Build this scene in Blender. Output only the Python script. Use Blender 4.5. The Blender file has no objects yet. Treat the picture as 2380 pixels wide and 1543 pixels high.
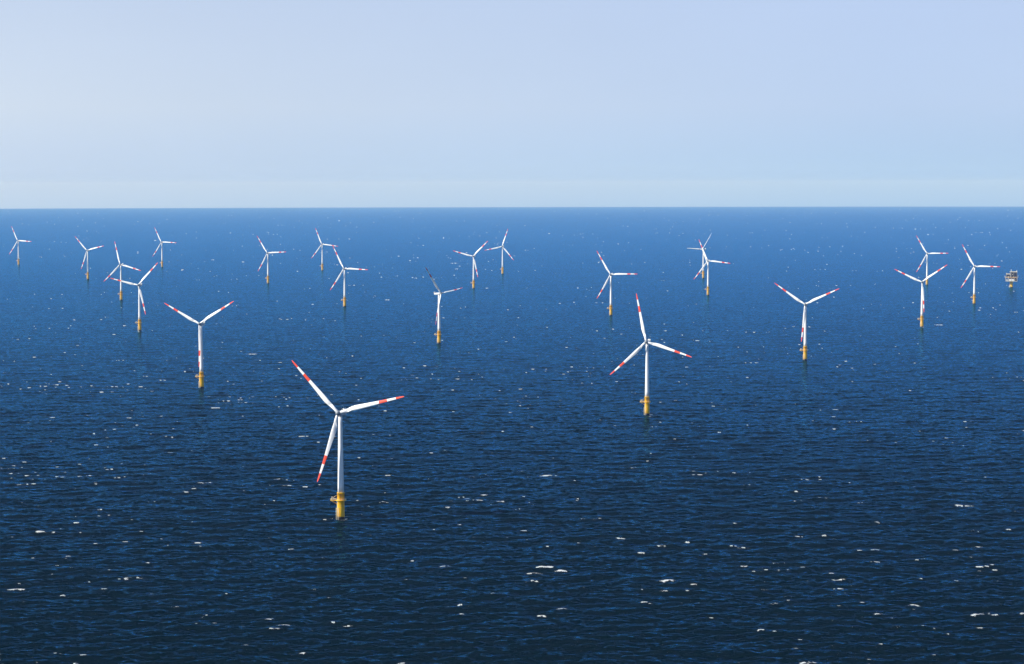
import bpy, bmesh, math, random
import numpy as np
from mathutils import Matrix, Vector

random.seed(7)
rng = np.random.default_rng(11)
C = bpy.context.scene.collection
R_EARTH = 6371000.0 * 7 / 6
CAM_Z = 274.76
RAD = math.radians

# ------------------------------------------------------------------ helpers
def tag(o, label=None, cat=None, group=None, kind=None):
    if label: o['label'] = label
    if cat: o['category'] = cat
    if group: o['group'] = group
    if kind: o['kind'] = kind
    return o

def empty(name, loc):
    o = bpy.data.objects.new(name, None)
    o.location = loc
    C.objects.link(o)
    return o

class MB:
    """collects shapes of ONE object"""
    def __init__(self):
        self.bm = bmesh.new()
    def box(self, x0, x1, y0, y1, z0, z1, mi=0, bev=0.0):
        b = self.bm
        v = [b.verts.new((x, y, z)) for x in (x0, x1) for y in (y0, y1) for z in (z0, z1)]
        fs = []
        for q in ((0, 1, 3, 2), (4, 6, 7, 5), (0, 4, 5, 1), (2, 3, 7, 6), (0, 2, 6, 4), (1, 5, 7, 3)):
            f = b.faces.new([v[i] for i in q]); f.material_index = mi; fs.append(f)
        if bev:
            es = list({e for f in fs for e in f.edges})
            bmesh.ops.bevel(b, geom=es, offset=bev, segments=2, affect='EDGES', profile=0.5)
    def tube(self, p, q, r, r2=None, n=8, mi=0, cap=True):
        p, q = Vector(p), Vector(q)
        r2 = r if r2 is None else r2
        d = (q - p).normalized()
        a = d.orthogonal().normalized(); c = d.cross(a)
        b = self.bm
        A, B = [], []
        for i in range(n):
            t = 2 * math.pi * i / n
            u = a * math.cos(t) + c * math.sin(t)
            A.append(b.verts.new(p + u * r)); B.append(b.verts.new(q + u * r2))
        for i in range(n):
            f = b.faces.new((A[i], A[(i + 1) % n], B[(i + 1) % n], B[i]))
            f.smooth = True; f.material_index = mi
        if cap:
            f = b.faces.new(A[::-1]); f.material_index = mi
            f = b.faces.new(B); f.material_index = mi
    def lathe(self, prof, n=40, mi=0, axis='Z', off=(0, 0, 0), cap=True):
        b = self.bm; rings = []
        for (r, z) in prof:
            ring = []
            for i in range(n):
                t = 2 * math.pi * i / n
                if axis == 'Z': p = (r * math.cos(t) + off[0], r * math.sin(t) + off[1], z + off[2])
                else: p = (r * math.cos(t) + off[0], z + off[1], r * math.sin(t) + off[2])
                ring.append(b.verts.new(p))
            rings.append(ring)
        for A, B in zip(rings, rings[1:]):
            for i in range(n):
                f = b.faces.new((A[i], A[(i + 1) % n], B[(i + 1) % n], B[i]))
                f.smooth = True; f.material_index = mi
        if cap:
            for rg in (rings[0][::-1], rings[-1]):
                f = b.faces.new(rg); f.material_index = mi
    def build(self, name, mats, parent=None):
        me = bpy.data.meshes.new(name)
        bmesh.ops.recalc_face_normals(self.bm, faces=self.bm.faces)
        self.bm.to_mesh(me); self.bm.free()
        for m in (mats if isinstance(mats, (list, tuple)) else [mats]): me.materials.append(m)
        o = bpy.data.objects.new(name, me)
        C.objects.link(o)
        if parent: o.parent = parent
        return o

# ------------------------------------------------------------------ materials
def paint(name, col, rough=0.4, stain=0.12, stain_col=None, scale=0.6, spec=0.5):
    m = bpy.data.materials.new(name); m.use_nodes = True
    nt = m.node_tree; N, L = nt.nodes, nt.links
    bs = N['Principled BSDF']
    tc = N.new('ShaderNodeTexCoord')
    mp = N.new('ShaderNodeMapping'); mp.inputs['Scale'].default_value = (1, 1, 0.18)
    nz = N.new('ShaderNodeTexNoise'); nz.inputs['Scale'].default_value = scale
    nz.inputs['Detail'].default_value = 6; nz.inputs['Roughness'].default_value = 0.65
    L.new(tc.outputs['Object'], mp.inputs[0]); L.new(mp.outputs[0], nz.inputs['Vector'])
    rp = N.new('ShaderNodeValToRGB')
    sc = stain_col or tuple(c * 0.7 for c in col)
    rp.color_ramp.elements[0].position = 0.35; rp.color_ramp.elements[0].color = (*sc, 1)
    rp.color_ramp.elements[1].position = 0.35 + stain * 1.5 + .1; rp.color_ramp.elements[1].color = (*col, 1)
    L.new(nz.outputs[0], rp.inputs[0]); L.new(rp.outputs[0], bs.inputs['Base Color'])
    bs.inputs['Roughness'].default_value = rough
    bs.inputs['Specular IOR Level'].default_value = spec
    return m

M_WHITE = paint('white_paint', (0.80, 0.79, 0.765), 0.35, .05, (0.70, 0.70, 0.68))
M_BLADE = paint('blade_white', (0.82, 0.81, 0.785), 0.35, .05, (0.74, 0.735, 0.71))
M_RED = paint('signal_red', (0.82, 0.065, 0.008), 0.5, .1, (0.68, 0.05, 0.008))
M_GREY = paint('nacelle_grey', (0.62, 0.64, 0.65), 0.4, .1)
M_HUB = paint('hub_grey', (0.30, 0.33, 0.34), 0.4, .1)
M_STEEL = paint('galvanised_steel', (0.55, 0.53, 0.46), 0.5, .2)
M_CREAM = paint('cream_paint', (0.72, 0.68, 0.52), 0.5, .2, (0.5, 0.42, 0.28), 0.25)
M_ORANGE = paint('ochre_steel', (0.60, 0.40, 0.16), 0.5, .2, (0.42, 0.25, 0.1), 0.25)
M_DARK = paint('dark_cladding', (0.012, 0.016, 0.026), 0.7, .2, (0.03, 0.03, 0.035), 0.3, 0.1)

def tp_material():
    m = bpy.data.materials.new('yellow_steel'); m.use_nodes = True
    nt = m.node_tree; N, L = nt.nodes, nt.links
    bs = N['Principled BSDF']; bs.inputs['Roughness'].default_value = 0.5; bs.inputs['Specular IOR Level'].default_value = 0.2
    tc = N.new('ShaderNodeTexCoord'); sx = N.new('ShaderNodeSeparateXYZ'); L.new(tc.outputs['Object'], sx.inputs[0])
    mp = N.new('ShaderNodeMapping'); mp.inputs['Scale'].default_value = (1, 1, 0.12); L.new(tc.outputs['Object'], mp.inputs[0])
    nz = N.new('ShaderNodeTexNoise'); nz.inputs['Scale'].default_value = 0.9; nz.inputs['Detail'].default_value = 6
    L.new(mp.outputs[0], nz.inputs['Vector'])
    rp = N.new('ShaderNodeValToRGB')
    rp.color_ramp.elements[0].position = .33; rp.color_ramp.elements[0].color = (0.72, 0.36, 0.0, 1)
    rp.color_ramp.elements[1].position = .6; rp.color_ramp.elements[1].color = (0.97, 0.56, 0.0, 1)
    L.new(nz.outputs[0], rp.inputs[0])
    # marine growth in the splash zone
    n2 = N.new('ShaderNodeTexNoise'); n2.inputs['Scale'].default_value = 1.3; n2.inputs['Detail'].default_value = 5
    L.new(tc.outputs['Object'], n2.inputs['Vector'])
    ma = N.new('ShaderNodeMath'); ma.operation = 'MULTIPLY_ADD'; ma.inputs[1].default_value = 2.4
    L.new(n2.outputs[0], ma.inputs[0]); L.new(sx.outputs['Z'], ma.inputs[2])
    mr = N.new('ShaderNodeMapRange'); mr.inputs['From Min'].default_value = 2.5; mr.inputs['From Max'].default_value = 3.3
    L.new(ma.outputs[0], mr.inputs['Value'])
    mx = N.new('ShaderNodeMix'); mx.data_type = 'RGBA'
    L.new(mr.outputs[0], mx.inputs[0]); mx.inputs[6].default_value = (0.035, 0.022, 0.01, 1)
    L.new(rp.outputs[0], mx.inputs[7]); L.new(mx.outputs[2], bs.inputs['Base Color'])
    return m
M_TP = tp_material()

# ------------------------------------------------------------------ sea surface
def make_tile(N, L, seed, hs_share, wind_deg, lp=12.0, spread=2.0):
    """one periodic patch of wind sea: height, horizontal shift, convergence; several low-passed levels"""
    r = np.random.default_rng(seed)
    k1 = 2 * np.pi * np.fft.fftfreq(N, L / N)
    kx, ky = np.meshgrid(k1, k1, indexing='xy')
    k = np.hypot(kx, ky); k[0, 0] = 1
    wx, wy = math.cos(RAD(wind_deg)), math.sin(RAD(wind_deg))
    cosf = (kx * wx + ky * wy) / k
    kp = 2 * np.pi / 40.0
    P = np.exp(-1.25 * (kp / k) ** 2) / k ** 3.75 * (0.04 + np.abs(cosf) ** spread)
    P[0, 0] = 0
    a = (r.standard_normal((N, N)) + 1j * r.standard_normal((N, N))) * np.sqrt(P)
    h = np.fft.ifft2(a).real
    a *= hs_share / h.std()
    out = []
    for cut in (0, 6, 12, 24, 48, 96):
        f = np.exp(-(k * cut / (2 * np.pi)) ** 2 * 0.7) if cut else np.ones_like(k)
        b = a * f
        hh = np.fft.ifft2(b).real
        dx = np.fft.ifft2(1j * kx / k * b).real
        dy = np.fft.ifft2(1j * ky / k * b).real
        lst = [hh, dx, dy]
        if cut == 0:
            bs = a * np.exp(-(k * 2.2 / (2 * np.pi)) ** 2)
            cv = np.fft.ifft2(k * bs).real        # convergence of the shift: peaks on sharp crests
            lst.append(cv)
        out.append([q.astype(np.float32) for q in lst])
    return out

WIND = 97.0
TILES = [(make_tile(1024, 1460.0, 3, 0.34, WIND, spread=4.0), 1460.0, 0.0),
         (make_tile(1024, 983.0, 5, 0.30, WIND - 9, spread=2.0), 983.0, 9.0)]

def tile_lookup(arrs, L, rot, x, y):
    c, s = math.cos(RAD(rot)), math.sin(RAD(rot))
    u = (c * x + s * y) / L; v = (-s * x + c * y) / L
    N = arrs[0].shape[0]
    u = (u - np.floor(u)) * N; v = (v - np.floor(v)) * N
    i = np.minimum(u.astype(np.int32), N - 1); j = np.minimum(v.astype(np.int32), N - 1)
    fu = (u - i).astype(np.float32); fv = (v - j).astype(np.float32)
    i1 = (i + 1) % N; j1 = (j + 1) % N
    res = []
    for A in arrs:
        res.append((A[j, i] * (1 - fu) + A[j, i1] * fu) * (1 - fv) + (A[j1, i] * (1 - fu) + A[j1, i1] * fu) * fv)
    return res, c, s

def sea_field(x, y, spacing):
    """height, shift x, shift y, crest measure at x, y for a local sample spacing"""
    lev = np.clip(np.log2(np.maximum(spacing, 1e-3) / 1.6), 0, 4.999)
    h = np.zeros_like(x); dx = np.zeros_like(x); dy = np.zeros_like(x); cv = np.zeros_like(x)
    for T, L, rot in TILES:
        for q in range(6):
            w = np.clip(1 - np.abs(lev - q), 0, 1)
            idx = np.nonzero(w > 0)
            if len(idx[0]) == 0: continue
            (a, b, d), c, s = tile_lookup(T[q][:3], L, rot, x[idx], y[idx])
            h[idx] += a * w[idx]
            dx[idx] += (c * b - s * d) * w[idx]; dy[idx] += (s * b + c * d) * w[idx]
        (e,), c, s = tile_lookup([T[0][3]], L, rot, x, y)
        cv += e
    return h, dx, dy, cv

def smooth_noise(x, y, L, seed, N=64):
    r = np.random.default_rng(seed)
    A = r.standard_normal((N, N)).astype(np.float32)
    u = x / L; v = y / L
    i = np.floor(u).astype(np.int64); j = np.floor(v).astype(np.int64)
    fu = u - i; fv = v - j
    fu = fu * fu * (3 - 2 * fu); fv = fv * fv * (3 - 2 * fv)
    i0, i1, j0, j1 = i % N, (i + 1) % N, j % N, (j + 1) % N
    return (A[j0, i0] * (1 - fu) + A[j0, i1] * fu) * (1 - fv) + (A[j1, i0] * (1 - fu) + A[j1, i1] * fu) * fv

# breaking crests that stand out: x, y, width across, depth along, strength
BREAKERS = [
 (-340,1693,5.8,2.1,1.00),(-333,1685,4.1,2.0,1.00),(-357,1679,5.2,2.0,1.00),(-332,1643,3.4,2.0,1.00),(-274,1587,9.2,3.0,1.00),(-267,1592,10.9,3.4,1.00),(-297,1578,3.8,2.0,1.00),(-340,1543,10.7,3.4,1.00),
 (-304,1523,3.1,2.0,1.00),(-245,1526,3.1,2.0,1.00),(-194,1524,3.1,1.9,1.00),(-197,1447,3.9,1.9,1.00),(-144,1412,7.2,2.3,1.00),(-270,1330,5.0,1.9,1.00),(-231,1329,3.2,1.9,1.00),(-244,1751,5.4,2.1,1.00),
 (-168,1717,5.8,2.1,1.00),(-277,1768,3.6,2.1,1.00),(-353,1932,4.6,2.2,1.00),(-254,1304,3.6,1.9,1.00),(33,2158,16.4,4.7,1.00),(9,2156,5.1,2.3,1.00),(-45,2007,6.8,2.5,1.00),(-40,2000,4.7,2.2,1.00),
 (-114,1974,9.3,3.2,1.00),(6,1931,5.9,2.2,1.00),(24,1630,12.1,3.8,1.00),(35,1617,6.8,2.3,1.00),(16,1607,9.2,3.0,0.75),(14,1571,8.0,2.6,1.00),(84,1770,9.0,3.0,1.00),(59,1997,4.7,2.2,1.00),
 (110,1574,12.0,3.7,1.00),(103,1531,5.2,1.9,1.00),(32,1467,7.4,2.4,1.00),(18,1448,6.1,2.0,1.00),(90,1485,4.5,1.9,1.00),(-34,1484,3.5,1.9,1.00),(-104,1415,4.8,1.9,1.00),(-74,1662,5.6,2.0,1.00),
 (-49,1635,6.9,2.3,1.00),(-34,1587,3.8,2.0,1.00),(-33,1447,2.4,1.9,1.00),(274,2127,9.0,3.2,1.00),(290,2124,2.9,2.3,1.00),(389,1947,14.1,4.5,1.00),(367,2070,5.0,2.3,1.00),(176,1719,9.3,3.1,1.00),
 (169,1726,5.9,2.1,1.00),(135,1751,6.5,2.3,1.00),(225,1775,6.6,2.3,1.00),(246,1776,3.6,2.1,1.00),(251,1761,4.2,2.1,1.00),(276,1708,7.6,2.6,1.00),(263,1699,5.2,2.0,1.00),(266,1653,5.7,2.0,1.00),
 (355,1725,8.9,3.0,1.00),(398,1809,4.4,2.1,1.00),(369,1801,5.0,2.1,1.00),(227,1577,10.8,3.4,1.00),(223,1542,7.9,2.6,1.00),(309,1572,5.9,2.0,1.00),(263,1482,7.6,2.5,1.00),(236,1448,5.0,1.9,1.00),
 (281,1396,2.9,1.9,1.00),(195,2087,5.0,2.3,1.00),(170,1298,8.8,2.7,1.00),(-432,2149,11.1,3.8,1.00),(-455,2100,9.1,3.2,1.00),(-338,2216,9.1,3.3,1.00),(-394,2212,6.8,2.7,1.00),(-287,2105,14.3,4.7,1.00),
 (-220,2133,14.5,4.7,1.00),(-207,2125,5.0,2.3,1.00),(-227,2092,5.7,2.3,1.00),(-231,2508,14.9,4.9,1.00),(-211,2445,6.6,2.7,1.00),(-371,2833,16.4,5.2,1.00),(-349,2824,6.7,3.1,1.00),(-381,2504,12.0,4.3,1.00),
 (-386,2596,5.3,2.6,1.00),(-486,3406,13.9,5.7,1.00),(-508,3258,16.7,5.6,1.00),(-539,3323,8.0,3.9,1.00),(-628,3629,24.9,6.0,1.00),(-642,3608,7.4,4.1,1.00),(-431,3763,16.0,6.1,1.00),(-371,3372,13.7,5.6,1.00),
 (-430,2300,7.1,2.8,1.00),(-567,3102,6.4,3.3,1.00),(-296,2049,7.0,2.6,1.00),(353,3506,14.3,5.8,1.00),(371,3560,8.5,4.3,1.00),(369,3506,7.1,3.8,1.00),(334,4078,8.3,4.8,1.00),(345,3688,7.5,4.1,1.00),
 (234,3205,7.1,3.5,1.00),(245,3200,7.0,3.5,1.00),(255,3183,4.9,3.1,1.00),(353,3231,4.4,3.2,1.00),(267,2810,4.8,2.8,1.00),(167,2606,10.6,4.0,1.00),(430,2890,5.9,2.9,1.00),(384,2795,5.7,2.8,1.00),
 (400,2799,7.6,3.3,1.00),(443,3206,5.5,3.2,1.00),(526,3417,19.8,5.8,0.70),(414,3038,7.2,3.4,1.00),(233,2544,3.4,2.6,1.00),(277,2536,3.4,2.6,1.00),(388,2552,3.9,2.6,1.00),(274,2127,8.0,2.9,1.00),
 (850,4532,20.2,7.1,1.00),(879,4669,17.6,7.3,1.00),(1030,5356,11.0,7.5,1.00),(1096,5172,8.9,6.6,1.00),(882,4971,8.5,6.2,1.00),(-118,4022,9.5,5.1,1.00),(-108,4083,5.5,4.1,1.00),(-211,8397,28.4,14.5,1.00),
]

FEET = [(-142.9, 1879.3), (163.6, 2742.4), (-429.4, 3129.4), (-129.4, 4023.2), (467.9, 3614.7), (807.9, 4467.2), (-723.0, 4403.0), (1374.9, 6246.6)]
FOAM_T = 0.50
def build_sea():
    dense = np.arange(RAD(-16.5), RAD(16.5), RAD(0.0195))
    side = np.concatenate([np.arange(16.5, 24, .12), np.arange(24, 60, .6), np.arange(60, 181, 3.0)])
    az = np.concatenate([-RAD(1) * side[::-1][1:], dense, RAD(1) * side])      # azimuth from +Y, clockwise
    az = az[az > -math.pi + 1e-3]
    az = np.concatenate([az[az < math.pi - 1e-3], [math.pi]])
    rr = [12.0]
    while rr[-1] < 1150: rr.append(rr[-1] * 1.045 + 2)
    while rr[-1] < 66500:
        r = rr[-1]
        rr.append(r + min(1.45 * (r / 1250.0) ** 2, 900))
    rr = np.array(rr)
    nr, na = len(rr), len(az)
    Rg, Ag = np.meshgrid(rr, az, indexing='ij')
    x = (Rg * np.sin(Ag)).ravel(); y = (Rg * np.cos(Ag)).ravel()
    dr = np.gradient(rr)
    sp_r = np.repeat(dr, na)
    daz = np.gradient(az)
    sp_a = (Rg * np.abs(daz)[None, :]).ravel()
    sp = np.maximum(sp_r * 0.85, sp_a)
    h, dx, dy, cv = sea_field(x, y, sp)
    # foam: sharp crests inside gusty patches, torn by small noise
    patch = smooth_noise(x, y, 90.0, 1) * .5 + smooth_noise(x, y, 260.0, 2) * .4
    ca, sa = math.cos(RAD(7)), math.sin(RAD(7))
    xa, ya = x * ca + y * sa, -x * sa + y * ca
    torn = smooth_noise(xa, ya * 2.0, 3.2, 4, 128) * .6 + smooth_noise(xa, ya * 1.6, 7.5, 5, 128) * .6
    far = np.clip((np.hypot(x, y) - 3000) / 6000, 0, 1)
    cvn = cv / cv.std()
    grow = np.clip((np.hypot(x, y) - 2500) / 5000, 0, 1) * .12
    foam = cvn * 0.62 + patch * .62 + torn * .55
    rr0 = np.hypot(x, y); band = (rr0 > 1250) & (rr0 < 5000)
    foam = foam - np.percentile(foam[band], 99.76) 
    for (bx, by, w, d, st) in BREAKERS:
        m = (np.abs(x - bx) < w * 1.6) & (np.abs(y - by) < d * 4 + w)
        if not m.any(): continue
        ph = bx * .37 + by * .11; bend = math.sin(ph) * .12; arch = .5 + .5 * math.sin(ph * 1.7)
        u = (x[m] - bx); v = (y[m] - by) + bend * u + arch * 0.9 * (u / w) ** 2 * 8 + torn[m] * .9
        dd = d * (.35 + .35 * np.abs(np.sin(u / w * 5.0 + ph)) )
        g = np.exp(-np.abs(u / (w * .55)) ** 3 - (v / dd) ** 2)
        rag = smooth_noise(xa[m], ya[m] * 1.3, 2.1, 9, 128)
        foam[m] = np.maximum(foam[m], st * g * (1.08 + torn[m] * .6 + rag * .9) - 0.45)
        h[m] += 0.5 * np.exp(-(u / (w * .6)) ** 2 - (v / (d * 1.4)) ** 2)
    # wash round the foot of every foundation
    for (tx, ty) in FEET:
        m = (np.abs(x - tx) < 14) & (np.abs(y - ty) < 14)
        if not m.any(): continue
        q = np.hypot(x[m] - tx - 1.0, (y[m] - ty + .6))
        foam[m] = np.maximum(foam[m], -.55 + .55 * np.exp(-((q - 3.6) / 1.3) ** 2) + torn[m] * .35)
    foam = np.clip(foam * 1.6 + .5 + far * .1, 0, 1)
    X = x - dx * 1.15; Y = y - dy * 1.15
    Z = h - (x * x + y * y) / 2 / R_EARTH
    lost = np.clip(np.log2(np.maximum(sp, 1.6) / 1.6) / 4.5, 0, 1)
    co = np.empty((nr * na, 3), np.float32)
    co[:, 0] = X; co[:, 1] = Y; co[:, 2] = Z
    i = np.arange(nr - 1)[:, None] * na; j = np.arange(na - 1)[None, :]
    a = (i + j).ravel()
    quads = np.stack([a, a + na, a + na + 1, a + 1], 1)
    # close the ring behind the camera
    ic = (np.arange(nr - 1) * na)
    quads = np.concatenate([quads, np.stack([ic + na - 1, ic + 2 * na - 1, ic + na, ic], 1)])
    quads = quads[:, ::-1].astype(np.int32)
    me = bpy.data.meshes.new('sea')
    me.vertices.add(nr * na); me.vertices.foreach_set('co', co.ravel())
    nq = len(quads)
    me.loops.add(nq * 4); me.loops.foreach_set('vertex_index', quads.ravel())
    me.polygons.add(nq)
    me.polygons.foreach_set('loop_start', np.arange(0, nq * 4, 4, dtype=np.int32))
    me.polygons.foreach_set('use_smooth', np.ones(nq, dtype=bool))
    me.update(calc_edges=True)
    for nm, arr in (('foam', foam), ('lost', lost)):
        at = me.attributes.new(nm, 'FLOAT', 'POINT')
        at.data.foreach_set('value', arr.astype(np.float32))
    if me.polygons[0].normal.z < 0: me.flip_normals()
    o = bpy.data.objects.new('sea', me); C.objects.link(o)
    tag(o, 'dark blue open sea with small waves and scattered whitecaps out to the hazy horizon', kind='structure')
    print('sea verts', nr, na, 'foam share', float((foam[: nr * na] > .5).mean()))
    return o

def sea_material():
    m = bpy.data.materials.new('sea_water'); m.use_nodes = True
    nt = m.node_tree; N, L = nt.nodes, nt.links
    out = N['Material Output']; bs = N['Principled BSDF']
    N.remove(bs)
    body = N.new('ShaderNodeBsdfDiffuse'); body.inputs['Color'].default_value = (0.0002, 0.0050, 0.0062, 1)
    glo = N.new('ShaderNodeBsdfGlossy'); glo.inputs['Roughness'].default_value = 0.16
    glo.inputs['Color'].default_value = (0.08, 0.47, 0.92, 1)
    fr = N.new('ShaderNodeFresnel'); fr.inputs['IOR'].default_value = 1.30
    pw = N.new('ShaderNodeMath'); pw.operation = 'POWER'; pw.inputs[1].default_value = 3.1
    bs = N.new('ShaderNodeMixShader')
    L.new(fr.outputs[0], pw.inputs[0]); L.new(pw.outputs[0], bs.inputs[0])
    L.new(body.outputs[0], bs.inputs[1]); L.new(glo.outputs[0], bs.inputs[2])
    geo = N.new('ShaderNodeNewGeometry')
    lost = N.new('ShaderNodeAttribute'); lost.attribute_name = 'lost'
    def slope(scale, sx, sy, detail, offs):
        mp = N.new('ShaderNodeMapping'); mp.inputs['Rotation'].default_value = (0, 0, RAD(-7))
        mp.inputs['Scale'].default_value = (scale * .55, scale, 0); mp.inputs['Location'].default_value = (offs, offs * .7, 0)
        L.new(geo.outputs['Position'], mp.inputs[0])
        nz = N.new('ShaderNodeTexNoise'); nz.inputs['Scale'].default_value = 1.0
        nz.inputs['Detail'].default_value = detail; nz.inputs['Roughness'].default_value = 0.6
        L.new(mp.outputs[0], nz.inputs['Vector'])
        sb = N.new('ShaderNodeVectorMath'); sb.operation = 'SUBTRACT'; sb.inputs[1].default_value = (.5, .5, .5)
        L.new(nz.outputs['Color'], sb.inputs[0])
        ml = N.new('ShaderNodeVectorMath'); ml.operation = 'MULTIPLY'; ml.inputs[1].default_value = (sx, sy, 0)
        L.new(sb.outputs[0], ml.inputs[0])
        return ml.outputs[0]
    s1 = slope(0.36, 0.75, 1.45, 5, 3.0)       # wavelets the sheet does not carry
    s2 = slope(0.085, 0.42, 0.78, 3, 71.0)       # metres-long waves, where the sheet is coarse
    s3 = slope(0.02, 0.25, 0.45, 2, 19.0)
    gm = N.new('ShaderNodeMapping'); gm.inputs['Scale'].default_value = (.0016, .0034, 0); gm.inputs['Rotation'].default_value = (0, 0, RAD(-9))
    L.new(geo.outputs['Position'], gm.inputs[0])
    gn = N.new('ShaderNodeTexNoise'); gn.inputs['Scale'].default_value = 1; gn.inputs['Detail'].default_value = 5; gn.inputs['Roughness'].default_value = .65
    L.new(gm.outputs[0], gn.inputs['Vector'])
    gr = N.new('ShaderNodeMapRange'); gr.inputs['From Min'].default_value = .3; gr.inputs['From Max'].default_value = .7
    gr.inputs['To Min'].default_value = .7; gr.inputs['To Max'].default_value = 1.35; L.new(gn.outputs[0], gr.inputs['Value'])
    sg = N.new('ShaderNodeVectorMath'); sg.operation = 'SCALE'; L.new(s1, sg.inputs[0]); L.new(gr.outputs[0], sg.inputs['Scale'])
    s1 = sg.outputs[0]
    sc = N.new('ShaderNodeVectorMath'); sc.operation = 'SCALE'
    ad = N.new('ShaderNodeVectorMath'); ad.operation = 'ADD'
    L.new(s2, ad.inputs[0]); L.new(s3, ad.inputs[1])
    L.new(ad.outputs[0], sc.inputs[0]); L.new(lost.outputs['Fac'], sc.inputs['Scale'])
    a2 = N.new('ShaderNodeVectorMath'); a2.operation = 'ADD'; L.new(s1, a2.inputs[0]); L.new(sc.outputs[0], a2.inputs[1])
    a3 = N.new('ShaderNodeVectorMath'); a3.operation = 'ADD'; L.new(a2.outputs[0], a3.inputs[0]); L.new(geo.outputs['Normal'], a3.inputs[1])
    nn = N.new('ShaderNodeVectorMath'); nn.operation = 'NORMALIZE'; L.new(a3.outputs[0], nn.inputs[0])
    for t in (body, glo): L.new(nn.outputs[0], t.inputs['Normal'])
    f1 = N.new('ShaderNodeVectorMath'); f1.operation = 'SCALE'; L.new(s1, f1.inputs[0])
    fl = N.new('ShaderNodeMath'); fl.operation = 'MULTIPLY_ADD'; fl.inputs[1].default_value = -.62; fl.inputs[2].default_value = .85
    L.new(lost.outputs['Fac'], fl.inputs[0]); L.new(fl.outputs[0], f1.inputs['Scale'])
    f2 = N.new('ShaderNodeVectorMath'); f2.operation = 'ADD'; L.new(f1.outputs[0], f2.inputs[0]); L.new(geo.outputs['Normal'], f2.inputs[1])
    f3 = N.new('ShaderNodeVectorMath'); f3.operation = 'NORMALIZE'; L.new(f2.outputs[0], f3.inputs[0])
    L.new(f3.outputs[0], fr.inputs['Normal'])
    # foam
    fo = N.new('ShaderNodeAttribute'); fo.attribute_name = 'foam'
    fz = N.new('ShaderNodeTexNoise'); fz.inputs['Scale'].default_value = 1.1; fz.inputs['Detail'].default_value = 5
    L.new(geo.outputs['Position'], fz.inputs['Vector'])
    ma = N.new('ShaderNodeMath'); ma.operation = 'MULTIPLY_ADD'; ma.inputs[1].default_value = 2.0; ma.inputs[2].default_value = -1.0
    L.new(fz.outputs[0], ma.inputs[0])
    a4 = N.new('ShaderNodeMath'); a4.operation = 'ADD'; L.new(ma.outputs[0], a4.inputs[0]); L.new(fo.outputs['Fac'], a4.inputs[1])
    mr = N.new('ShaderNodeMapRange'); mr.interpolation_type = 'SMOOTHSTEP'
    mr.inputs['From Min'].default_value = FOAM_T - .18; mr.inputs['From Max'].default_value = FOAM_T + .42
    L.new(a4.outputs[0], mr.inputs['Value'])
    fb = N.new('ShaderNodeBsdfPrincipled'); fb.inputs['Base Color'].default_value = (.62, .63, .60, 1)
    fb.inputs['Roughness'].default_value = .8; fb.inputs['Specular IOR Level'].default_value = .2
    mx = N.new('ShaderNodeMixShader'); L.new(mr.outputs[0], mx.inputs[0])
    L.new(bs.outputs[0], mx.inputs[1]); L.new(fb.outputs[0], mx.inputs[2])
    L.new(mx.outputs[0], out.inputs['Surface'])
    return m

sea = build_sea()
sea.data.materials.append(sea_material())

# ------------------------------------------------------------------ wind turbine
ROT_R, HUB_H, OVER, TILT = 60.0, 88.3, 5.0, RAD(6)

def lerp_tab(t, x):
    for (a, va), (b, vb) in zip(t, t[1:]):
        if x <= b: 
            f = (x - a) / (b - a); return va + (vb - va) * f
    return t[-1][1]

def blade_mesh(banded=True):
    mb = MB(); b = mb.bm
    chord = [(1.2, 2.5), (4, 2.5), (8, 3.1), (12, 4.0), (15.5, 4.55), (19, 4.35), (25, 3.75), (32, 3.15), (40, 2.6), (48, 2.1), (55, 1.6), (58.5, 1.15), (59.6, .6), (60, .25)]
    thick = [(1.2, 1), (4, 1), (8, .78), (12, .5), (15.5, .38), (19, .32), (25, .26), (35, .21), (60, .17)]
    twist = [(1.2, 14), (10, 13), (15, 10), (25, 6), (40, 2), (60, -1)]
    rs = sorted(set([1.2, 2.5, 4, 5.5, 7, 8.5, 10, 11.5, 13, 14.3, 15.5, 17, 19, 21, 24, 27, 30, 33, 36.9, 40.5, 44.3, 48, 52.3, 55, 57, 58.5, 59.3, 59.7, 60]))
    n = 20; rings = []
    for r in rs:
        c = lerp_tab(chord, r) * (.94 if r > 8 else 1); t = lerp_tab(thick, r); tw = RAD(lerp_tab(twist, r))
        blend = min(1, max(0, (r - 4) / 9.0)); blend = blend * blend * (3 - 2 * blend)
        ring = []
        for i in range(n):
            a = 2 * math.pi * i / n
            cx, cy = math.cos(a) * .5, math.sin(a) * .5
            xs = (1 - math.cos(a)) / 2                       # 0 at LE .. 1 at TE
            th = 5 * (0.2969 * math.sqrt(xs) - .126 * xs - .3516 * xs ** 2 + .2843 * xs ** 3 - .1036 * xs ** 4)
            ax_ = .32 - xs; ay = (th if math.sin(a) >= 0 else -th * .75) * t
            px = (cx * (1 - blend) + ax_ * blend) * c
            py = (cy * (1 - blend) - ay * blend) * c
            X = px * math.cos(tw) + py * math.sin(tw); Y = -px * math.sin(tw) + py * math.cos(tw)
            pre = -1.6 * max(0, (r - 20) / 40) ** 2           # tips bend upwind
            ring.append(b.verts.new((X, Y + pre, r)))
        rings.append(ring)
    for k, (A, B) in enumerate(zip(rings, rings[1:])):
        mid = (rs[k] + rs[k + 1]) / 2
        red = banded and (mid > 52.3 or 36.9 < mid < 44.3)
        for i in range(n):
            f = b.faces.new((A[i], A[(i + 1) % n], B[(i + 1) % n], B[i])); f.smooth = True
            f.material_index = 1 if red else 0
    b.faces.new(rings[0][::-1]); f = b.faces.new(rings[-1]); f.material_index = 1 if banded else 0
    return mb

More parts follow.
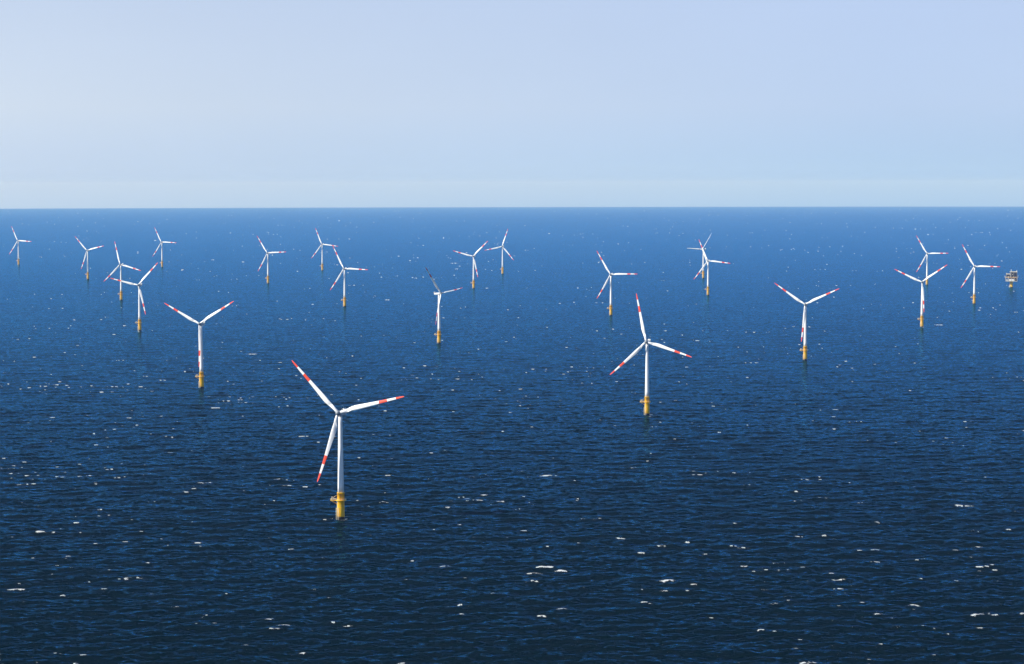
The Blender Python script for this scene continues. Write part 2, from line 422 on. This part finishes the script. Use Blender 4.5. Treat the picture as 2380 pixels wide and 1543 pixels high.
def nacelle_pose(yaw):
    return Matrix.Translation((0, 0, HUB_H)) @ Matrix.Rotation(-yaw, 4, 'Z') @ Matrix.Rotation(-TILT, 4, 'X')
def blade_pose(yaw, phi, pitch):
    return nacelle_pose(yaw) @ Matrix.Translation((0, -OVER, 0)) @ Matrix.Rotation(phi, 4, 'Y') @ Matrix.Rotation(-pitch, 4, 'Z')

def make_turbine():
    root = empty('wind_turbine', (0, 0, 0))
    # yellow transition piece
    m = MB()
    m.lathe([(3.0, -9), (3.05, 8), (3.05, 8.2), (3.02, 8.4), (3.02, 21.2), (3.25, 21.25), (3.25, 21.75), (2.75, 21.9)], 40)
    for z in (3.0, 9.0): m.lathe([(3.02, z), (3.12, z + .05), (3.12, z + .35), (3.02, z + .4)], 40, cap=False)
    tp = m.build('transition_piece', M_TP, root)
    m = MB()
    m.lathe([(3.0, 15.1), (4.5, 15.1), (4.5, 15.55), (3.0, 15.55)], 32, cap=False)
    m.box(-8.6, -3.2, -2.2, 2.2, 15.12, 15.52)
    m.tube((-8.0, -1.4, 15.1), (-3.0, -1.0, 12.0), .16); m.tube((-8.0, 1.4, 15.1), (-3.0, 1.0, 12.0), .16)
    m.build('platform', M_TP, tp)
    m = MB()
    pts = []
    a0 = math.asin(2.1 / 4.4)
    for i in range(25):
        a = math.pi + a0 + (2 * math.pi - 2 * a0) * i / 24
        pts.append((4.4 * math.cos(a), 4.4 * math.sin(a)))
    pts = [(-8.5, -2.1)] + [(-6.2, -2.1)] + pts + [(-6.2, 2.1)] + [(-8.5, 2.1), (-8.5, -2.1)]
    for p, q in zip(pts, pts[1:]):
        for z in (16.15, 16.75): m.tube((*p, z), (*q, z), .07, n=5)
    for p in pts[::2] + [(-8.5, 2.1), (-6.2, -2.1)]: m.tube((*p, 15.5), (*p, 16.8), .08, n=5)
    m.build('railing', M_CREAM, tp)
    m = MB()     # davit crane laid down on the platform extension
    m.lathe([(.34, 15.55), (.34, 17.6), (.5, 17.7), (.5, 18.1), (.2, 18.3)], 12, off=(-7.3, .3, 0))
    m.tube((-7.3, .3, 17.0), (-3.2, .6, 19.6), .2, .14); m.tube((-7.3, .3, 18.2), (-5.6, .4, 17.2), .1)
    m.tube((-6.4, -.8, 16.6), (-3.6, -.8, 16.9), .22); m.box(-8.1, -7.0, -1.3, -.4, 15.6, 16.9, bev=.05)
    m.build('crane', M_CREAM, tp)
    m = MB()     # bumper tubes of the boat landing
    for (px, py) in ((-3.75, -1.9), (-1.7, -3.9)):
        m.tube((px, py, -4), (px, py, 9.2), .24, n=10)
        ix, iy = px * .72, py * .72
        for z in (8.9, 4.6, 1.2): m.tube((px, py, z), (ix, iy, z - .1), .16)
    m.build('boat_landing', M_CREAM, tp)
    m = MB()
    for (px, py) in ((-3.1, -2.75), (-2.55, -3.25)): m.tube((px, py, -3), (px, py, 15.4), .09, n=6)
    for i in range(44): 
        z = -1.5 + i * .4; m.tube((-3.1, -2.75, z), (-2.55, -3.25, z), .04, n=4)
    m.build('ladder', M_CREAM, tp)
    # tower
    m = MB()
    prof = []
    for i in range(13):
        t = i / 12; z = 21.9 + t * (HUB_H - 2.0 - 21.9); r = 2.62 + (1.62 - 2.62) * t
        prof.append((r, z))
    m.lathe(prof, 48)
    m.build('tower', M_WHITE, root)
    # nacelle, built along Y with the rotor at -Y
    m = MB()
    secs = [(-3.1, 1.55, 1.6, 0), (-2.6, 1.75, 1.85, 0), (-1.0, 1.85, 2.0, .0), (3, 1.85, 2.0, .05), (8.2, 1.8, 1.9, .12), (9.9, 1.7, 1.6, .35), (10.4, 1.45, 1.25, .45)]
    rings = []
    n = 28
    for (yy, w, hh, zo) in secs:
        ring = []
        for i in range(n):
            a = 2 * math.pi * i / n
            ex = 0.55
            cx = math.copysign(abs(math.cos(a)) ** ex, math.cos(a)); cz = math.copysign(abs(math.sin(a)) ** ex, math.sin(a))
            ring.append(m.bm.verts.new((cx * w, yy, cz * hh + zo)))
        rings.append(ring)
    for A, B in zip(rings, rings[1:]):
        for i in range(n):
            f = m.bm.faces.new((A[i], A[(i + 1) % n], B[(i + 1) % n], B[i])); f.smooth = True
    m.bm.faces.new(rings[0]); m.bm.faces.new(rings[-1][::-1])
    m.lathe([(1.7, -3.0), (1.75, -2.0)], 28, off=(0, 0, 0))
    nac = m.build('nacelle', M_GREY, root)
    m = MB()
    m.box(-1.75, 1.75, 7.3, 10.9, 2.02, 2.2); 
    for (p, q) in (((-1.7, 7.4), (-1.7, 10.8)), ((-1.7, 10.8), (1.7, 10.8)), ((1.7, 10.8), (1.7, 7.4)), ((1.7, 7.4), (-1.7, 7.4))):
        for z in (2.7, 3.25): m.tube((*p, z), (*q, z), .06, n=5)
        m.tube((*p, 2.2), (*p, 3.3), .06, n=5)
    m.build('hoist_platform', M_CREAM, nac)
    m = MB()
    m.box(-1.5, 1.5, 9.6, 10.2, 2.2, 3.9, bev=.12); m.tube((-.8, 10, 3.9), (-.8, 10, 5.2), .06); m.tube((.8, 10, 3.9), (.8, 10, 5.0), .06)
    m.build('cooler', M_WHITE, nac)
    # hub
    m = MB()
    m.lathe([(1.6, -3.15), (1.9, -3.4), (2.0, -4.2), (2.0, -5.4), (1.85, -6.3), (1.45, -7.1), (.9, -7.6), (.35, -7.8)], 32, axis='Y')
    for k in range(3):
        a = 2 * math.pi * k / 3
        d = Vector((math.sin(a), 0, math.cos(a)))
        m.tube(Vector((0, -OVER, 0)) + d * 1.0, Vector((0, -OVER, 0)) + d * 2.2, 1.4, 1.36, n=20)
    m.build('hub', M_HUB, root)
    bm_ = blade_mesh()
    b0 = bm_.build('blade', [M_BLADE, M_RED], root)
    for k in range(2):
        c = b0.copy(); C.objects.link(c); c.parent = root
    return root

proto = make_turbine()
plain = blade_mesh(False); _pb = plain.build('blade', [M_BLADE, M_RED]); plain_mesh = _pb.data
bpy.data.objects.remove(_pb)

G = 'wind turbines standing in the sea'
# x, y, yaw to the left, rotor angle, blade pitch, label
TURBINES = [
 (-142.9, 1879.3, 16.4, -44.36, 0, 'biggest and lowest turbine of all, its yellow foot well down in the dark water'),
 (163.6, 2742.4, 17.7, -12.92, 0, 'second biggest turbine, one blade straight up, right of the middle of the picture'),
 (-429.4, 3129.4, 16.2, -61.98, 0, 'left of the biggest turbine, two blades spread in a V and one down its tower'),
 (-723.0, 4403.0, 14.8, -77.21, 0, 'turbine whose left blade crosses in front of another tower, near the left edge'),
 (-968.0, 5621.8, 15.9, -15.28, 0, 'turbine whose tower is crossed by the blade of a nearer one at the left'),
 (-1297.2, 6946.5, 17.6, -43.92, 0, 'small turbine, second from the left edge, standing alone with no overlap'),
 (-1807.9, 8323.8, 20.1, -27.11, 0, 'tiny far turbine at the very left edge, leftmost of all'),
 (-1237.9, 8038.9, 17.9, -28.15, 0, 'tiny far turbine just behind the upright blade tip of the crossing pair at left'),
 (-710.3, 6613.2, 16.0, -33.27, 0, 'small lone turbine above and left of the biggest one, its right blade level'),
 (-640.3, 7673.3, 16.1, -23.37, 0, 'tiny far turbine whose right blade ends at the blade tip of a nearer one'),
 (-389.9, 5290.1, 14.7, -27.66, 0, 'middle sized turbine straight above the biggest one, upper blade tip touching a farther rotor'),
 (-129.4, 4023.2, -51.06, -36.29, 55, 'turbine turned side on with its long nacelle pointing left, thin edge-on blades'),
 (-105.2, 6248.1, 16.3, -75.25, 0, 'small turbine behind the side-on one, two blades up in a V, one down'),
 (-29.8, 7320.0, 15.8, 17.9, 0, 'tiny far turbine near the middle with one blade leaning up to the right'),
 (213.8, 4897.2, 14.5, -31.22, 0, 'middle sized turbine just above left of the second biggest one, right blade level'),
 (584.1, 6925.6, 42.83, -86.76, 36, 'tiny far turbine with thin all white blades, hidden partly behind another rotor'),
 (502.6, 5813.9, 16.6, -23.82, 0, 'turbine whose upper blade covers the hub of a thin bladed far one'),
 (467.9, 3614.7, 15.1, -55.39, 0, 'tall turbine right of the second biggest, two blades in a wide V, overlapping no other'),
 (1173.5, 6415.7, 16.2, -31.19, 0, 'small far turbine at right whose foot shows behind the blade of a nearer one'),
 (807.9, 4467.2, 18.2, -65.12, 0, 'turbine at right whose upper right blade crosses the tower foot of one behind'),
 (1091.7, 5356.0, 17.5, -29.41, 0, 'turbine next to the transformer platform, last one before the right edge'),
]

def sea_z(x, y): return -(x * x + y * y) / 2 / R_EARTH

def pose_turbine(root, x, y, yaw, phi, pitch, label, thin):
    root.location = (x, y, sea_z(x, y))
    yaw, phi, pitch = RAD(yaw), RAD(phi), RAD(pitch)
    k = 0
    for ch in root.children:
        n = ch.name.split('.')[0]
        if n == 'blade':
            ch.matrix_local = blade_pose(yaw, phi + 2 * math.pi * k / 3, pitch); k += 1
            if thin: ch.data = plain_mesh
        elif n == 'nacelle': ch.matrix_local = nacelle_pose(yaw)
        elif n == 'hub':
            ch.matrix_local = nacelle_pose(yaw) @ Matrix.Translation((0, -OVER, 0)) @ Matrix.Rotation(phi, 4, 'Y') @ Matrix.Translation((0, OVER, 0))
    tag(root, label, 'wind turbine', G)

def dup(root):
    r = root.copy(); C.objects.link(r)
    for ch in list(root.children):
        c = ch.copy(); C.objects.link(c); c.parent = r
        for g in ch.children:
            d = g.copy(); C.objects.link(d); d.parent = c
    return r

roots = [proto] + [dup(proto) for _ in TURBINES[1:]]
for r, t in zip(roots, TURBINES):
    pose_turbine(r, *t, thin=(t[4] == 36))

# ------------------------------------------------------------------ transformer platform
SX, SY = 1374.9, 6246.6
sub = empty('transformer_platform', (SX, SY, sea_z(SX, SY)))
tag(sub, 'blocky cream and ochre transformer platform on one thick yellow column at the right edge', 'offshore platform')
sub.rotation_euler.z = RAD(-12); sub.scale = (.91, .95, .97)
m = MB(); m.lathe([(5.0, -9), (5.0, 3.0), (4.7, 3.6), (4.6, 10), (4.7, 14), (6.0, 17.6), (6.0, 18.0)], 36)
m.build('column', M_TP, sub)
m = MB()
for px in (-6.3, -3.6): m.tube((px, -4.3, -5), (px, -4.3, 5.8), .35, n=10); m.tube((px, -4.3, 6.2), (px * .5, -2, 6.2), .4)
m.box(-7.4, -3.0, -5.4, -3.6, 4.6, 5.2); m.box(-7.4, -3.0, -5.4, -4.9, .8, 4.6)
m.build('boat_landing', M_CREAM, sub)
m = MB()
m.box(-17.5, 17.5, -12, 12, 17.6, 18.6, bev=.1)
for px in (-17, -8.5, 0, 8.5, 17):
    for py in (-11.6, 11.6): m.tube((px, py, 18.6), (px, py, 27.2), .45, n=8)
for px in (-17, 8.5): m.tube((px, -11.6, 18.8), (px + 8.5, -11.6, 26.8), .28)
m.build('lower_deck', M_CREAM, sub)
m = MB(); m.box(-8.2, 7.6, -11.3, -3, 18.62, 24.2, bev=.15); m.box(-16, -10.5, -10.8, -4, 18.62, 22.6, bev=.15)
m.build('container', M_WHITE, sub)
m = MB(); m.box(-8, 16, -2, 10.5, 18.62, 26.5)
m.build('machinery_hall', M_DARK, sub)
m = MB(); m.box(-18.2, 17.8, -12.6, 12.6, 27.2, 29.0, bev=.1)
m.build('main_deck', M_ORANGE, sub)
m = MB()
for z in (30.0, 30.7):
    for p, q in (((-18, -12.4), (17.6, -12.4)), ((17.6, -12.4), (17.6, 12.4)), ((-18, -12.4), (-18, 12.4))): m.tube((*p, z), (*q, z), .1, n=5)
for i in range(13): m.tube((-18 + i * 2.97, -12.4, 29), (-18 + i * 2.97, -12.4, 30.8), .1, n=5)
m.build('railing', M_CREAM, sub)
m = MB(); m.box(-15, -4.4, -9.5, 9, 29.02, 36.4); m.box(-3.2, 15.6, -10.5, 10, 29.02, 43.0)
m.build('transformer_hall', M_DARK, sub)
m = MB()
for px in (-15.4, -4): 
    for py in (-10, 9.4): m.tube((px, py, 29), (px, py, 37.2), .22)
for px in (-2.6, 6.5, 16):
    for py in (-11, 10.4): m.tube((px, py, 29), (px, py, 43.6), .22)
m.box(-1.9, -1.1, -11.6, -11.2, 30, 41); m.box(2.0, 4.2, -10.9, -10.52, 36.2, 38.0)
m.box(-11.5, -7.0, -11.6, -9.6, 29.1, 31.4, bev=.1); m.box(4, 8.5, -11.8, -10.7, 29.1, 31.0, bev=.1); m.box(10.5, 13.5, -11.9, -10.7, 29.1, 30.6, bev=.1)
m.build('deck_frame', M_CREAM, sub)
m = MB(); m.box(-15.9, -3.6, -10.4, 9.8, 37.2, 39.0, bev=.1); m.box(-15.9, -13.0, -10.2, -7, 39.0, 41.0, bev=.2)
m.build('annex_roof', M_CREAM, sub)
m = MB(); m.box(-5.0, 17.2, -11.6, 11, 43.6, 45.3, bev=.1)
m.build('top_deck', M_CREAM, sub)
m = MB(); m.lathe([(1.1, 45.3), (1.1, 47.8), (.5, 48.4)], 14, off=(15.2, -9, 0)); m.tube((15.2, -9, 47.6), (16.8, 4, 49.5), .45, .25)
m.build('crane', M_WHITE, sub)
m = MB(); m.tube((-1.0, -8, 45.3), (-1.0, -8, 51.5), .3, .15); m.lathe([(.6, 48), (1.3, 48.7), (1.3, 49.6), (.5, 50.4)], 14, off=(-1, -8, 0))
m.build('mast', M_WHITE, sub)
m = MB(); m.box(17.9, 20.2, -9, 3, 28.2, 34.5, bev=.2); m.box(-20.2, -18.3, -10, -2, 29.2, 33.4, bev=.2)
m.build('lifeboat_station', M_STEEL, sub)

# ------------------------------------------------------------------ haze
mb = MB(); mb.box(-68500, 68500, -68500, 68500, -640, HAZE_TOP := 440)
mh = bpy.data.materials.new('haze_air'); mh.use_nodes = True
nt = mh.node_tree; nt.nodes.remove(nt.nodes['Principled BSDF'])
pv = nt.nodes.new('ShaderNodeVolumePrincipled')
pv.inputs['Color'].default_value = (0.33, 0.54, 1.0, 1)
pv.inputs['Absorption Color'].default_value = (1, 1, 1, 1)
pv.inputs['Density'].default_value = 2.3e-5
pv.inputs['Anisotropy'].default_value = 0.0
nt.links.new(pv.outputs[0], nt.nodes['Material Output'].inputs['Volume'])
hz = mb.build('haze', mh)
tag(hz, 'thin pale blue sea haze that fades the far turbines and the horizon', kind='stuff')

# ------------------------------------------------------------------ light, sky
SUN_EL = RAD(33)
sh = Vector((-0.96, -0.28, 0)).normalized()
sdir = Vector((sh.x * math.cos(SUN_EL), sh.y * math.cos(SUN_EL), math.sin(SUN_EL)))
sun = bpy.data.lights.new('sun', 'SUN'); sun.energy = 5.0; sun.angle = RAD(0.5); sun.color = (1.0, 0.955, 0.88)
so = bpy.data.objects.new('sun', sun); C.objects.link(so)
so.rotation_euler = sdir.to_track_quat('Z', 'Y').to_euler()

EXPO = 0.6
w = bpy.data.worlds.new('World'); bpy.context.scene.world = w; w.use_nodes = True
nt = w.node_tree; N, L = nt.nodes, nt.links
bg = N['Background']; bg.inputs['Strength'].default_value = 0.1
sky = N.new('ShaderNodeTexSky'); sky.sky_type = 'NISHITA'; sky.sun_disc = False
sky.sun_elevation = SUN_EL; sky.sun_rotation = math.atan2(sh.x, sh.y)
sky.altitude = 0; sky.air_density = 1.0; sky.dust_density = 0.3; sky.ozone_density = 2.0
tc = N.new('ShaderNodeTexCoord')
ad = N.new('ShaderNodeVectorMath'); ad.operation = 'ADD'; ad.inputs[1].default_value = (0, 0, 0.05)   # the sea horizon lies below eye level
L.new(tc.outputs['Generated'], ad.inputs[0])
L.new(ad.outputs[0], sky.inputs['Vector'])
def srgb(r, g, b):
    f = lambda c: (c / 255 / 12.92) if c <= 10 else ((c / 255 + .055) / 1.055) ** 2.4
    k = 1 / (2 ** EXPO * 0.1)
    return tuple(f(c) * k for c in (r, g, b)) + (1,)
sep = N.new('ShaderNodeSeparateXYZ'); L.new(tc.outputs['Generated'], sep.inputs[0])
mr = N.new('ShaderNodeMapRange'); mr.inputs['From Min'].default_value = -0.02; mr.inputs['From Max'].default_value = 0.12
L.new(sep.outputs['Z'], mr.inputs['Value'])
def ramp(stops):
    r = N.new('ShaderNodeValToRGB'); r.color_ramp.interpolation = 'LINEAR'
    e = r.color_ramp.elements
    while len(e) < len(stops): e.new(.5)
    for q, (z, c) in zip(e, stops):
        q.position = (z + .02) / .14; q.color = srgb(*c)
    L.new(mr.outputs[0], r.inputs[0]); return r
# hazy low sky: paler towards the sun (left), bluer away from it
rl = ramp([(-.012, (166, 196, 241)), (.008, (195, 214, 239)), (.035, (208, 222, 239)), (.085, (198, 215, 240))])
rr_ = ramp([(-.012, (128, 174, 240)), (.008, (176, 206, 239)), (.035, (188, 210, 241)), (.085, (187, 208, 242))])
mz = N.new('ShaderNodeMapRange'); mz.inputs['From Min'].default_value = -0.24; mz.inputs['From Max'].default_value = 0.16
L.new(sep.outputs['X'], mz.inputs['Value'])
m1 = N.new('ShaderNodeMix'); m1.data_type = 'RGBA'; L.new(mz.outputs[0], m1.inputs[0])
L.new(rl.outputs[0], m1.inputs[6]); L.new(rr_.outputs[0], m1.inputs[7])
tn = N.new('ShaderNodeMix'); tn.data_type = 'RGBA'; tn.blend_type = 'MULTIPLY'; tn.inputs[0].default_value = 1
L.new(sky.outputs[0], tn.inputs[6]); tn.inputs[7].default_value = (0.62, 0.80, 1.0, 1)
m2f = N.new('ShaderNodeMapRange'); m2f.interpolation_type = 'SMOOTHSTEP'; m2f.inputs['From Min'].default_value = 0.07; m2f.inputs['From Max'].default_value = 0.30
L.new(sep.outputs['Z'], m2f.inputs['Value'])
m2 = N.new('ShaderNodeMix'); m2.data_type = 'RGBA'; L.new(m2f.outputs[0], m2.inputs[0])
L.new(m1.outputs[2], m2.inputs[6]); L.new(tn.outputs[2], m2.inputs[7])
sn = N.new('ShaderNodeTexNoise'); sn.inputs['Scale'].default_value = 3.0; sn.inputs['Detail'].default_value = 4
sm = N.new('ShaderNodeMapping'); sm.inputs['Scale'].default_value = (1, 1, 3.5); L.new(tc.outputs['Generated'], sm.inputs[0]); L.new(sm.outputs[0], sn.inputs['Vector'])
sr = N.new('ShaderNodeMapRange'); sr.inputs['From Min'].default_value = .3; sr.inputs['From Max'].default_value = .7
sr.inputs['To Min'].default_value = .97; sr.inputs['To Max'].default_value = 1.03; L.new(sn.outputs[0], sr.inputs['Value'])
vm = N.new('ShaderNodeVectorMath'); vm.operation = 'SCALE'; L.new(m2.outputs[2], vm.inputs[0]); L.new(sr.outputs[0], vm.inputs['Scale'])
L.new(vm.outputs[0], bg.inputs['Color'])

# ------------------------------------------------------------------ camera
cam = bpy.data.cameras.new('camera'); co = bpy.data.objects.new('camera', cam); C.objects.link(co)
cam.sensor_width = 36; cam.lens = 36 * 6812.69 / 3072
cam.clip_start = 5; cam.clip_end = 200000
co.location = (0, 0, CAM_Z)
co.matrix_world = Matrix.Translation((0, 0, CAM_Z)) @ Matrix.Rotation(RAD(90 - 3.6415), 4, 'X') @ Matrix.Rotation(RAD(-0.1206), 4, 'Z')
S = bpy.context.scene
S.camera = co
S.view_settings.view_transform = 'Standard'; S.view_settings.look = 'None'
S.view_settings.exposure = EXPO; S.view_settings.gamma = 1
S.cycles.use_denoising = True
S.cycles.max_bounces = 5; S.cycles.volume_bounces = 0
